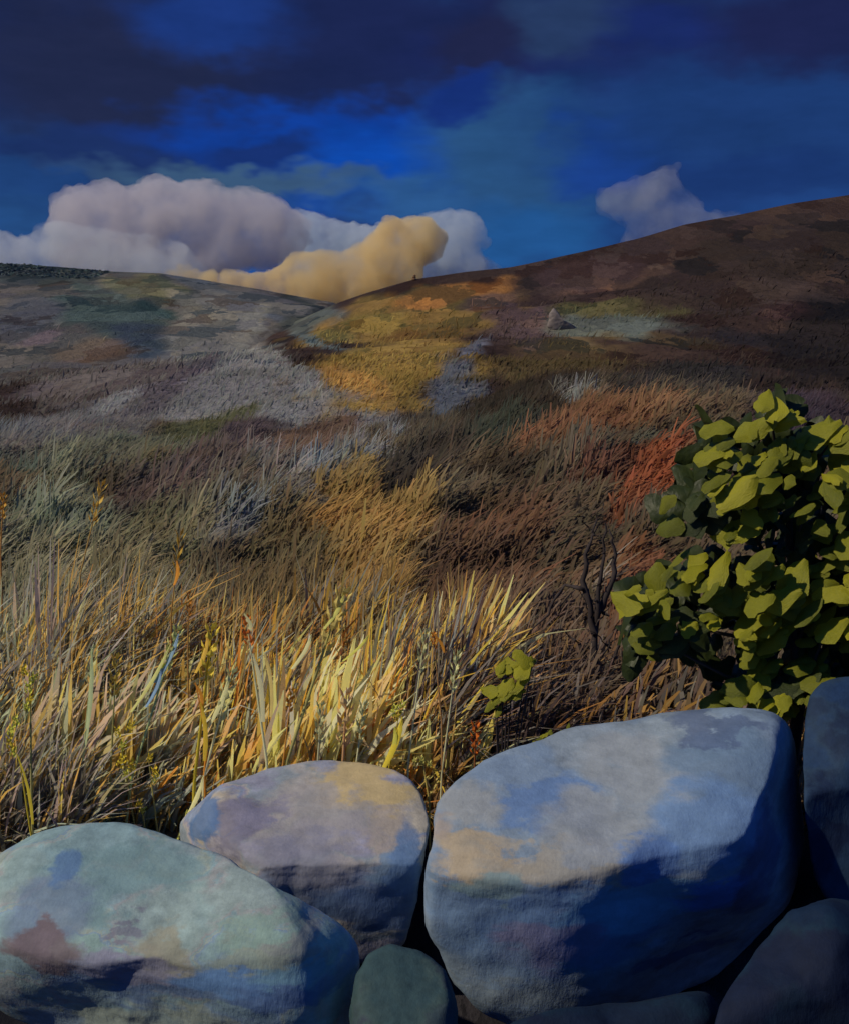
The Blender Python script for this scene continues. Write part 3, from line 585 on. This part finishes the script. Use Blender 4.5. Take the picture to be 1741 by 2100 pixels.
def bush():
    YB = 4.35; root_p = at(1620, 1500, YB); root_p.z = float(z_fg([root_p.x], [YB + .1])[0]); root_p.y = YB + .1
    e = empty('leafy_bush', root_p); tag(e, 'bush with large yellow-green leaves above the stones at right', 'bush')
    crown = [(1430,900),(1470,865),(1525,870),(1560,820),(1600,812),(1625,850),(1625,900),(1660,920),(1741,870),(1830,850),(1850,1430),(1680,1440),(1600,1450),(1500,1445),(1455,1435),(1520,1330),(1500,1300),(1400,1345),(1310,1340),(1280,1310),(1270,1220),(1320,1200),(1380,1150),(1420,1115),(1490,1120),(1440,1060),(1360,1075),(1400,1000),(1440,960)]
    tips = [(1580,850),(1470,900),(1700,910),(1510,1030),(1430,1160),(1310,1230),(1340,1310),(1590,1200),(1690,1180),(1580,1320),(1690,1300),(1570,1400),(1650,1040),(1760,980),(1780,1250)]
    trunk = [root_p + Vector((0, 0, -.05)), at(1640, 1430, YB + .14), at(1630, 1330, YB + .18), at(1620, 1180, YB + .2), at(1615, 1000, YB + .22), at(1590, 900, YB + .2)]
    tube('trunk', trunk, [.03, .027, .023, .018, .013, .006], M_TWIG, e, root_p)
    for i, (px, py) in enumerate(tips):
        k = min(4, max(1, int(1 + (1400 - py) / 130))); a = trunk[k]; b = at(px, py, YB + .04); m = (a + b) / 2 + Vector((0, .03, -.04))
        tube('branch', [a, m, b], [.011, .008, .004], M_TWIG, e, root_p, 5)
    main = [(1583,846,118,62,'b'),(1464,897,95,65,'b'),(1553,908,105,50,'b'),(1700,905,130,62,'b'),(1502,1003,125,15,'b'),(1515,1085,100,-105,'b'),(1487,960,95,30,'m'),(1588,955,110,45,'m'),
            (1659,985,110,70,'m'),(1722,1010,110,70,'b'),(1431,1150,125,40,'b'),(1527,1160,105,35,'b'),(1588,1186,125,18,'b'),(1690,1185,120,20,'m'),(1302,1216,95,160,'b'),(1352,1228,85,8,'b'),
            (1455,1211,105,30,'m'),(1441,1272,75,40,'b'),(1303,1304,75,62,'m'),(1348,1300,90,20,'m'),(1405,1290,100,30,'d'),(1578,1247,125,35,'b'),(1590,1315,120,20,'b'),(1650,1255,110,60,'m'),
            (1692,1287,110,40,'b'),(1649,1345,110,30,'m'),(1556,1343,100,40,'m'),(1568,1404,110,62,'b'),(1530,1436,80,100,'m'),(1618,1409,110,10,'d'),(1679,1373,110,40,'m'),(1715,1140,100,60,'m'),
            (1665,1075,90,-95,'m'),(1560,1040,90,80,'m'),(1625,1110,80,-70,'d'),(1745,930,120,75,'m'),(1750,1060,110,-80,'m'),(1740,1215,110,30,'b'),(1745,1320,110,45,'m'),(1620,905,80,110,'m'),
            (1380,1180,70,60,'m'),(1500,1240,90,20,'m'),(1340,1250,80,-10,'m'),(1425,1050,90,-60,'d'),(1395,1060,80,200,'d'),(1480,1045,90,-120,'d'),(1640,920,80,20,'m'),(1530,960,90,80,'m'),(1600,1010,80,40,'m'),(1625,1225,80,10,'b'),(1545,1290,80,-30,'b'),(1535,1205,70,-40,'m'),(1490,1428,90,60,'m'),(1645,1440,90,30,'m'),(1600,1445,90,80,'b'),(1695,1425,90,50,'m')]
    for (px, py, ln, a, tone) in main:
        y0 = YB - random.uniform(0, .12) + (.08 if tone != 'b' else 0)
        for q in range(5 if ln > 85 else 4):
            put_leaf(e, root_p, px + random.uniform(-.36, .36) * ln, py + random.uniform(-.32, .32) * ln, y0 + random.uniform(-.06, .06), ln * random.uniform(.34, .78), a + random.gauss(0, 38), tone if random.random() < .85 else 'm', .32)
    M = []; 
    while len(M) < 520:
        px, py = random.uniform(1262, 1850), random.uniform(812, 1458)
        if inside(crown, px, py): M.append((px, py))
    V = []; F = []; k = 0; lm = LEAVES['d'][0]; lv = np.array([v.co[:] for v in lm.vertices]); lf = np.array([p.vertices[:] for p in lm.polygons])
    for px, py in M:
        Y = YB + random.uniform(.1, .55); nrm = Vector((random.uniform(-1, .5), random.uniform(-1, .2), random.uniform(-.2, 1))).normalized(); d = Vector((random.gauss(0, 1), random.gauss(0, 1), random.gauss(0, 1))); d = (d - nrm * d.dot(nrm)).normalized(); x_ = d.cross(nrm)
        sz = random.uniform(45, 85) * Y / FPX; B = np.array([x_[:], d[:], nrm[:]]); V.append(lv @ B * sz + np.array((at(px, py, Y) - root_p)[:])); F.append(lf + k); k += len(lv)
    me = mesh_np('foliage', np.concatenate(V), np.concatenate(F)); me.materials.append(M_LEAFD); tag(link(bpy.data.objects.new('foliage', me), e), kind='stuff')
    n = 0
    while n < 18:
        px, py = random.uniform(1260, 1850), random.uniform(810, 1460)
        if not inside(crown, px, py): continue
        put_leaf(e, root_p, px, py, YB + random.uniform(.12, .5), random.uniform(50, 80), random.uniform(0, 360), random.choice('dmmm'), .5); n += 1
    n = 0
    while n < 22:
        px, py = random.uniform(1735, 1830), random.uniform(860, 1440)
        put_leaf(e, root_p, px, py, YB + random.uniform(-.1, .2), random.uniform(60, 90), random.uniform(0, 90), random.choice('bbmm'), .35); n += 1
bush()
def sprig(label, leaves, base, Y, name='seedling'):
    b = at(*base, Y); b.z = float(z_fg([b.x], [Y])[0]); e = empty(name, b); tag(e, label, 'plant')
    for (px, py, ln, a, tone) in leaves:
        for q in range(3): put_leaf(e, b, px + random.uniform(-.3, .3) * ln, py + random.uniform(-.3, .3) * ln, Y - random.uniform(0, .05), ln * random.uniform(.5, .75), a + random.gauss(0, 40), tone, .3)
        tip = at(px, py, Y); tube('stem', [b, (b + tip) / 2 + Vector((.01, .02, 0)), tip], [.005, .004, .002], M_TWIG, e, b, 5)
sprig('young plant with a few yellow-green leaves above the gap', [(1078,1372,72,45,'b'),(1040,1392,80,50,'b'),(1018,1425,75,230,'b'),(1048,1418,62,30,'b'),(1092,1352,45,50,'b'),(1015,1448,50,250,'m'),(1030,1372,45,100,'b')], (1020,1560), 4.5)
sprig('tiny green sprout at the back edge of the largest boulder', [(1116,1512,22,40,'b'),(1106,1520,26,170,'m'),(1128,1502,18,70,'m'),(1160,1495,24,70,'m')], (1115,1540), 4.35, 'sprout')

def dead_stem():
    Y = 6.2; b = at(1225, 1450, Y); b.z = float(z_fg([b.x], [Y])[0]); e = empty('dead_stem', b); tag(e, 'dark bare forked stem standing in the heath left of the bush', 'dead plant')
    A = lambda x, y, dy=0: at(x, y, Y + dy)
    def gnarl(name, pts, r0, r1):
        P = []
        for (xa, ya), (xb, yb) in zip(pts[:-1], pts[1:]):
            for q in range(4): P.append(A(xa + (xb - xa) * q / 4 + random.uniform(-5, 5), ya + (yb - ya) * q / 4, random.uniform(-.03, .03)))
        r0 *= .7; r1 *= .35; P.append(A(*pts[-1])); n = len(P); tube(name, P, [(r0 + (r1 - r0) * i / (n - 1)) * random.uniform(.8, 1.2) for i in range(n)], M_TWIG, e, b, 6)
    gnarl('trunk', [(1225,1470),(1218,1330),(1222,1230),(1235,1140),(1240,1072)], .034, .012)
    gnarl('branch', [(1218,1300),(1196,1190),(1206,1120),(1226,1078)], .03, .01)
    gnarl('branch', [(1200,1210),(1160,1200),(1120,1260),(1020,1370)], .02, .006)
    gnarl('branch', [(1222,1260),(1256,1190),(1258,1120),(1248,1085)], .032, .01)
    gnarl('branch', [(1214,1380),(1190,1320),(1150,1290),(1110,1300)], .02, .005)
    gnarl('branch', [(1224,1400),(1262,1340),(1280,1280)], .022, .006)
    for q in range(16):
        x0, y0 = 1222 + random.uniform(-12, 25), random.uniform(1090, 1400); dx = random.choice((-1, 1)) * random.uniform(15, 60); gnarl('twig', [(x0, y0), (x0 + dx * .5, y0 - random.uniform(5, 40)), (x0 + dx, y0 - random.uniform(20, 80))], .009, .004)
dead_stem()

# ------------------------------------------------------------------ stalks that stand out of the grass
SM = {}
def smat(c):
    if c not in SM: SM[c] = plain_mat('dry_stalk_%d_%d_%d' % c, tuple(min(.85, v / k) for v, k in zip(lin(c), (.56, .50, .50))), .75, .14, .3)
    return SM[c]
def blade_part(name, parent, loc, pts, w, material):
    P = [Vector(p) - Vector(loc) for p in pts]; n = len(P); V = []; F = []
    prof = [.45 + .55 * math.sin(math.pi * (i + .6) / n) for i in range(n)]; prof[-1] = .08
    for i, p in enumerate(P):
        s = Vector((.76, -.62 + random.uniform(-.15, .15), .05)).normalized() * (w * .85 * prof[i] / 2); V += [(p - s)[:], (p + Vector((-.1 * w, -.12 * w, 0)))[:], (p + s)[:]]
    for i in range(n - 1): F += [(3 * i, 3 * i + 1, 3 * i + 4, 3 * i + 3), (3 * i + 1, 3 * i + 2, 3 * i + 5, 3 * i + 4)]
    me = mesh_np(name, np.array(V), np.array(F)); me.materials.append(material); return link(bpy.data.objects.new(name, me), parent)
def plume(name, parent, loc, a, b, w, material, n=16):
    """seed head: overlapping husks round an axis from a to b"""
    a = Vector(a) - Vector(loc); b = Vector(b) - Vector(loc); ax = b - a; ln = ax.length; ax.normalize(); u = ax.orthogonal().normalized(); v = ax.cross(u); V = []; F = []
    for i in range(n):
        t = (i + .5) / n; th = i * 2.4; r_ = w * .5 * (math.sin(math.pi * min(1, .12 + t * .86)) ** .7)
        o = u * math.cos(th) + v * math.sin(th); p = a + ax * (ln * t * .9); d = (ax * .8 + o * .42).normalized(); sd_ = d.cross(o).normalized()
        L_ = max(.02, ln * .22); wd = max(.006, w * .38); c = p + o * r_ * .35; k = len(V)
        V += [c[:], (c + d * L_ * .45 + sd_ * wd * .5)[:], (c + d * L_ * .45 + o * wd * .3)[:], (c + d * L_ * .45 - sd_ * wd * .5)[:], (c + d * L_)[:]]
        F += [(k, k + 1, k + 2), (k, k + 2, k + 3), (k + 1, k + 4, k + 2), (k + 2, k + 4, k + 3), (k, k + 3, k + 1), (k + 1, k + 3, k + 4)]
    me = mesh_np(name, np.array(V), np.array(F), smooth=False); me.materials.append(material); return link(bpy.data.objects.new(name, me), parent)
def stalk(label, tip, base, headfrac, w, cstem, chead, Y=None, leaf=None, dabs=(), curve=.0, cat='grass stalk', name='grass_stalk', nh=16):
    if Y is None: Y = 4.12 if base[0] < 110 else 4.5
    b = at(*base, Y); zg = float(z_fg([b.x], [Y])[0]); bb = b.copy()
    tp = at(*tip, Y - .02); root = Vector((b.x + (b.x - tp.x) * .15, Y, min(b.z, zg)));
    e = empty(name, root); tag(e, label, cat, 'single stalks standing out of the tall grass')
    mid = (b + tp) / 2 + Vector((curve, 0, 0)); hs = tp + (mid - tp) * (2 * headfrac if headfrac < .5 else 1.0)
    if headfrac >= .5: hs = mid + (b - mid) * (headfrac * 2 - 1)
    w *= 1.15; sw = max(.004, w * .09)
    tube('stem', [root, b, (b + mid) / 2 + Vector((curve * .4, 0, 0)), mid, tp], [sw, sw, sw * .9, sw * .8, sw * .3], smat(cstem), e, root, 5)
    if headfrac > 0: plume('seed_head', e, root, hs, tp, w, smat(chead), nh)
    if leaf:
        for (lt, lb, lw, lc) in leaf:
            p0 = at(*lb, Y - .03); p1 = at(*lt, Y - .04); blade_part('blade', e, root, [p0 + (p1 - p0) * t + Vector((.012 * math.sin(t * 3.1), 0, 0)) for t in (0, .25, .5, .75, 1)], lw, smat(lc))
    for (dx, dy, s, dc) in dabs:
        p = at(dx, dy, Y - .03); r_ = s * Y / FPX * .5; q = Vector((random.uniform(-.3, .7), 0, 1)).normalized() * r_
        plume('flower', e, root, p - q, p + q, r_ * 1.5, smat(dc), 11)
    return e
gold = (232,160,52); pale = (222,196,140); org = (210,120,44); yel = (240,190,76); olive = (150,138,84); cream_ = (226,190,128); grn = (150,156,112)
stalk('stalk with orange-red seed head and pale tip', (505,1262), (548,1560), .22, .060, pale, (205,104,40), leaf=[((502,1258),(512,1300),.035,cream_),((545,1340),(556,1470),.035,(196,158,96)),((520,1340),(540,1480),.04,pale)])
stalk('broad yellow-green plume, tallest of the middle grass', (708,1204), (590,1560), .42, .080, olive, (186,160,92), leaf=[((706,1220),(665,1290),.03,(206,176,96)),((640,1300),(600,1372),.03,cream_)])
stalk('cream plume leaning right above the middle of the grass', (480,1368), (420,1590), .52, .060, pale, cream_, leaf=[((470,1390),(428,1490),.035,cream_)])
stalk('pale yellow-green blades with one blue-grey blade among them', (368,1282), (270,1600), .3, .055, grn, (170,162,104), leaf=[((352,1320),(270,1460),.03,(176,168,104)),((368,1300),(318,1400),.035,(120,140,160)),((332,1370),(300,1450),.03,(120,142,168)),((360,1325),(318,1385),.018,yel)])
stalk('stout golden plume left of the orange-headed stalk', (437,1278), (400,1600), .38, .075, gold, (216,160,62), leaf=[((428,1300),(402,1380),.03,(196,146,62))])
stalk('bright orange bent stem in the middle of the grass', (402,1400), (420,1590), 0, .06, org, org, leaf=[((400,1400),(415,1450),.03,org),((413,1440),(420,1560),.035,(220,150,50))], curve=.02)
stalk('tall stalk with yellow flowers at the left edge', (62,1378), (66,1640), .0, .045, olive, yel, dabs=[(52,1378,26,gold),(68,1392,26,yel),(60,1412,30,yel),(62,1435,24,gold),(56,1452,20,yel),(34,1480,24,yel),(24,1500,30,yel),(22,1525,34,gold),(28,1545,24,yel)])
stalk('drooping stalk with clustered golden flowers behind left boulder', (244,1500), (275,1680), 0, .03, olive, gold, dabs=[(243,1502,26,gold),(268,1492,30,gold),(252,1530,28,yel),(250,1562,36,gold),(272,1572,34,gold),(262,1590,26,yel)])
stalk('small golden flower stalk right of the clustered flowers', (305,1552), (322,1690), 0, .03, olive, gold, dabs=[(308,1556,20,gold),(320,1585,28,gold),(318,1600,20,yel)])
stalk('lone golden flower low behind the left boulder', (290,1648), (300,1710), 0, .025, olive, gold, dabs=[(286,1650,24,gold),(292,1664,18,yel)])
stalk('upper thin orange spike high in the brown grass', (372,1086), (352,1260), .62, .035, (150,110,60), (214,146,60), Y=5.6, leaf=[((364,1150),(358,1200),.03,org)])
stalk('lower thin orange spike just below the other orange spike', (389,1212), (386,1340), .45, .026, (150,110,60), org, Y=5.2)
stalk('golden spike standing in the pale grass at far left', (212,985), (165,1180), .5, .05, (150,120,70), (196,150,70), Y=6.5)
stalk('orange tuft cut by the left edge high in the grass', (8,1010), (2,1130), .5, .05, (150,110,60), (206,140,60), Y=6.5)
stalk('yellow stalk with knobbed top behind the middle boulder', (822,1448), (786,1640), 0, .04, gold, yel, dabs=[(808,1458,30,yel),(824,1450,28,yel),(815,1470,24,gold)], leaf=[((826,1470),(786,1578),.04,gold),((810,1490),(798,1560),.03,yel)])
stalk('slim cream plume at the right end of the grass', (873,1288), (838,1560), .35, .040, pale, cream_)
stalk('short orange plume beside the slim cream one', (888,1296), (905,1480), .2, .03, (150,110,70), org, leaf=[((884,1296),(910,1338),.022,org)])
stalk('curled cream plume farthest right in the grass', (938,1332), (905,1590), .35, .040, pale, cream_)
stalk('left of three cream plumes behind the middle boulder', (660,1438), (648,1640), .45, .050, pale, cream_)
stalk('middle and pinkest of three plumes behind middle boulder', (712,1410), (700,1640), .55, .075, (190,140,100), (206,152,108))
stalk('right of three cream plumes behind the middle boulder', (748,1436), (722,1640), .45, .045, pale, cream_)
stalk('pale bent straw hanging over the left boulder edge', (420,1590), (362,1728), .0, .03, cream_, cream_, Y=4.48, leaf=[((418,1592),(380,1680),.03,cream_),((385,1660),(358,1732),.03,(206,180,90))])
stalk('thin yellow-green blade right of the tallest plume', (757,1302), (690,1560), .0, .03, olive, yel, leaf=[((757,1302),(704,1356),.022,(196,186,80))])
stalk('straight grey-green blade among the left grass', (193,1322), (165,1620), .3, .03, grn, (170,162,120), leaf=[((190,1330),(170,1560),.035,(150,156,118))])
stalk('golden blade between grey-green blade and blue one', (240,1340), (226,1620), .35, .05, olive, (206,154,70))
stalk('curved yellow stem at far left above the boulder', (40,1552), (66,1720), 0, .03, gold, gold, leaf=[((36,1546),(68,1690),.025,gold)], Y=4.0)
stalk('rust-orange dab of seed in golden grass near the pink plume', (600,1410), (575,1620), .25, .045, (186,130,60), (216,130,44))
stalk('dark orange dock spike at the foot of the slope by the gap', (975,1478), (972,1600), .62, .045, (120,70,40), (196,96,30), Y=4.4)
stalk('pale curled dry stem right above the gap between boulders', (866,1556), (880,1640), 0, .025, (190,160,90), pale, Y=4.3, dabs=[(866,1560,16,(206,170,96)),(880,1570,14,(206,170,96)),(850,1562,12,(206,170,96))])

# ------------------------------------------------------------------ clouds
def cloud_mat(name, c, dens, g=0.0):
    m, t, b, o = mat(name); t.nodes.remove(b)
    v = nd(t, 'ShaderNodeVolumePrincipled'); v.inputs['Color'].default_value = (*c, 1); v.inputs['Anisotropy'].default_value = g
    tc = nd(t, 'ShaderNodeTexCoord'); n = nd(t, 'ShaderNodeTexNoise'); n.inputs['Scale'].default_value = .03; n.inputs['Detail'].default_value = 4; n.inputs['Roughness'].default_value = .62
    t.links.new(tc.outputs['Object'], n.inputs['Vector'])
    mr = nd(t, 'ShaderNodeMapRange'); t.links.new(n.outputs['Fac'], mr.inputs[0]); mr.inputs['From Min'].default_value = .32; mr.inputs['From Max'].default_value = .66; mr.inputs['To Min'].default_value = 0.0; mr.inputs['To Max'].default_value = dens * 2
    t.links.new(mr.outputs[0], v.inputs['Density'])
    t.links.new(v.outputs[0], o.inputs['Volume']); return m
TX = bpy.data.textures.new('cloud_billow', 'CLOUDS'); TX.noise_scale = 26; TX.noise_depth = 4
TX2 = bpy.data.textures.new('cloud_fray', 'CLOUDS'); TX2.noise_scale = 10; TX2.noise_depth = 5
def edge_dist(poly, x, y):
    P = np.array(poly, float); Q = np.roll(P, -1, 0); e = Q - P; w = np.array([x, y]) - P
    t = np.clip((w * e).sum(1) / (e * e).sum(1), 0, 1); return np.hypot(*(w - e * t[:, None]).T).min()
def cloud(label, poly, Y, pal, seed, rmax=75, n=260, dens=.026, rmin=6, g=-.1):
    P = np.array(poly, float); x0, y0 = P.min(0); x1, y1 = P.max(0); rs = random.Random(seed); k = Y / FPX
    c = at((x0 + x1) / 2, y1, Y); Vs = []; Fs = []; o_ = 0; S, F = ICO[2]; tries = 0
    while len(Vs) < n and tries < 20000:
        tries += 1; x, y = rs.uniform(x0, x1), rs.uniform(y0, y1)
        if not inside(poly, x, y): continue
        r_ = min(edge_dist(poly, x, y), rmax * rs.uniform(.45, 1))
        if r_ < rmin: continue
        p = at(x, y, Y) - c; p.y += rs.uniform(-.5, .5) * rmax * k
        Vs.append(S * (r_ * k) + np.array(p[:])); Fs.append(F + o_); o_ += len(S)
    me = mesh_np('cloud', np.concatenate(Vs), np.concatenate(Fs)); me.materials.append(cloud_mat('cloud_vapour', pal, dens, g))
    o = link(bpy.data.objects.new('cloud', me)); o.location = c; tag(o, label, 'cloud')
    m = o.modifiers.new('merge', 'REMESH'); m.mode = 'VOXEL'; m.voxel_size = 1.6 * Y / 1000; m.use_smooth_shade = True
    m = o.modifiers.new('soften', 'SMOOTH'); m.factor = .5; m.iterations = 8
    m = o.modifiers.new('billow', 'DISPLACE'); m.texture = TX; m.strength = 9; m.mid_level = .5
    m = o.modifiers.new('fray', 'DISPLACE'); m.texture = TX2; m.strength = 7; m.mid_level = .5
    return o
cloud('broad lilac-grey domed cloud above the left hill',
      [(95,450),(115,400),(180,370),(240,370),(268,385),(320,362),(420,372),(500,390),(565,396),(600,425),(645,450),(640,500),(600,545),(400,575),(200,575),(95,540)], 1250,
      (.90, .88, .90), 5, 70)
cloud('pale blue-white cloud bank lying low on the left skyline',
      [(-90,475),(0,470),(40,485),(75,468),(110,452),(200,470),(300,480),(390,500),(430,560),(420,600),(-90,600)], 1150, (.92, .96, .98), 9, 45)
cloud('pale blue cloud showing behind the yellow cloud',
      [(590,440),(620,418),(690,452),(780,462),(900,432),(960,428),(990,455),(1022,488),(985,520),(1055,545),(990,600),(700,640),(560,560)], 1400, (.84, .92, .98), 13, 55)
cloud('glowing yellow cloud in the dip between the hills',
      [(330,540),(430,545),(520,562),(580,542),(605,518),(700,518),(752,488),(790,448),(850,440),(892,450),(926,486),(902,530),(872,545),(866,600),(760,640),(640,650),(480,610),(330,580)], 1050,
      (1.0, .875, .56), 17, 50, 320, .06, g=-.1)
cloud('small grey cloud above the right hill',
      [(1218,392),(1290,365),(1385,338),(1400,390),(1440,425),(1520,432),(1560,470),(1400,520),(1260,520),(1285,462),(1225,432)], 950, (.72, .78, .86), 21, 45, 260, .013)
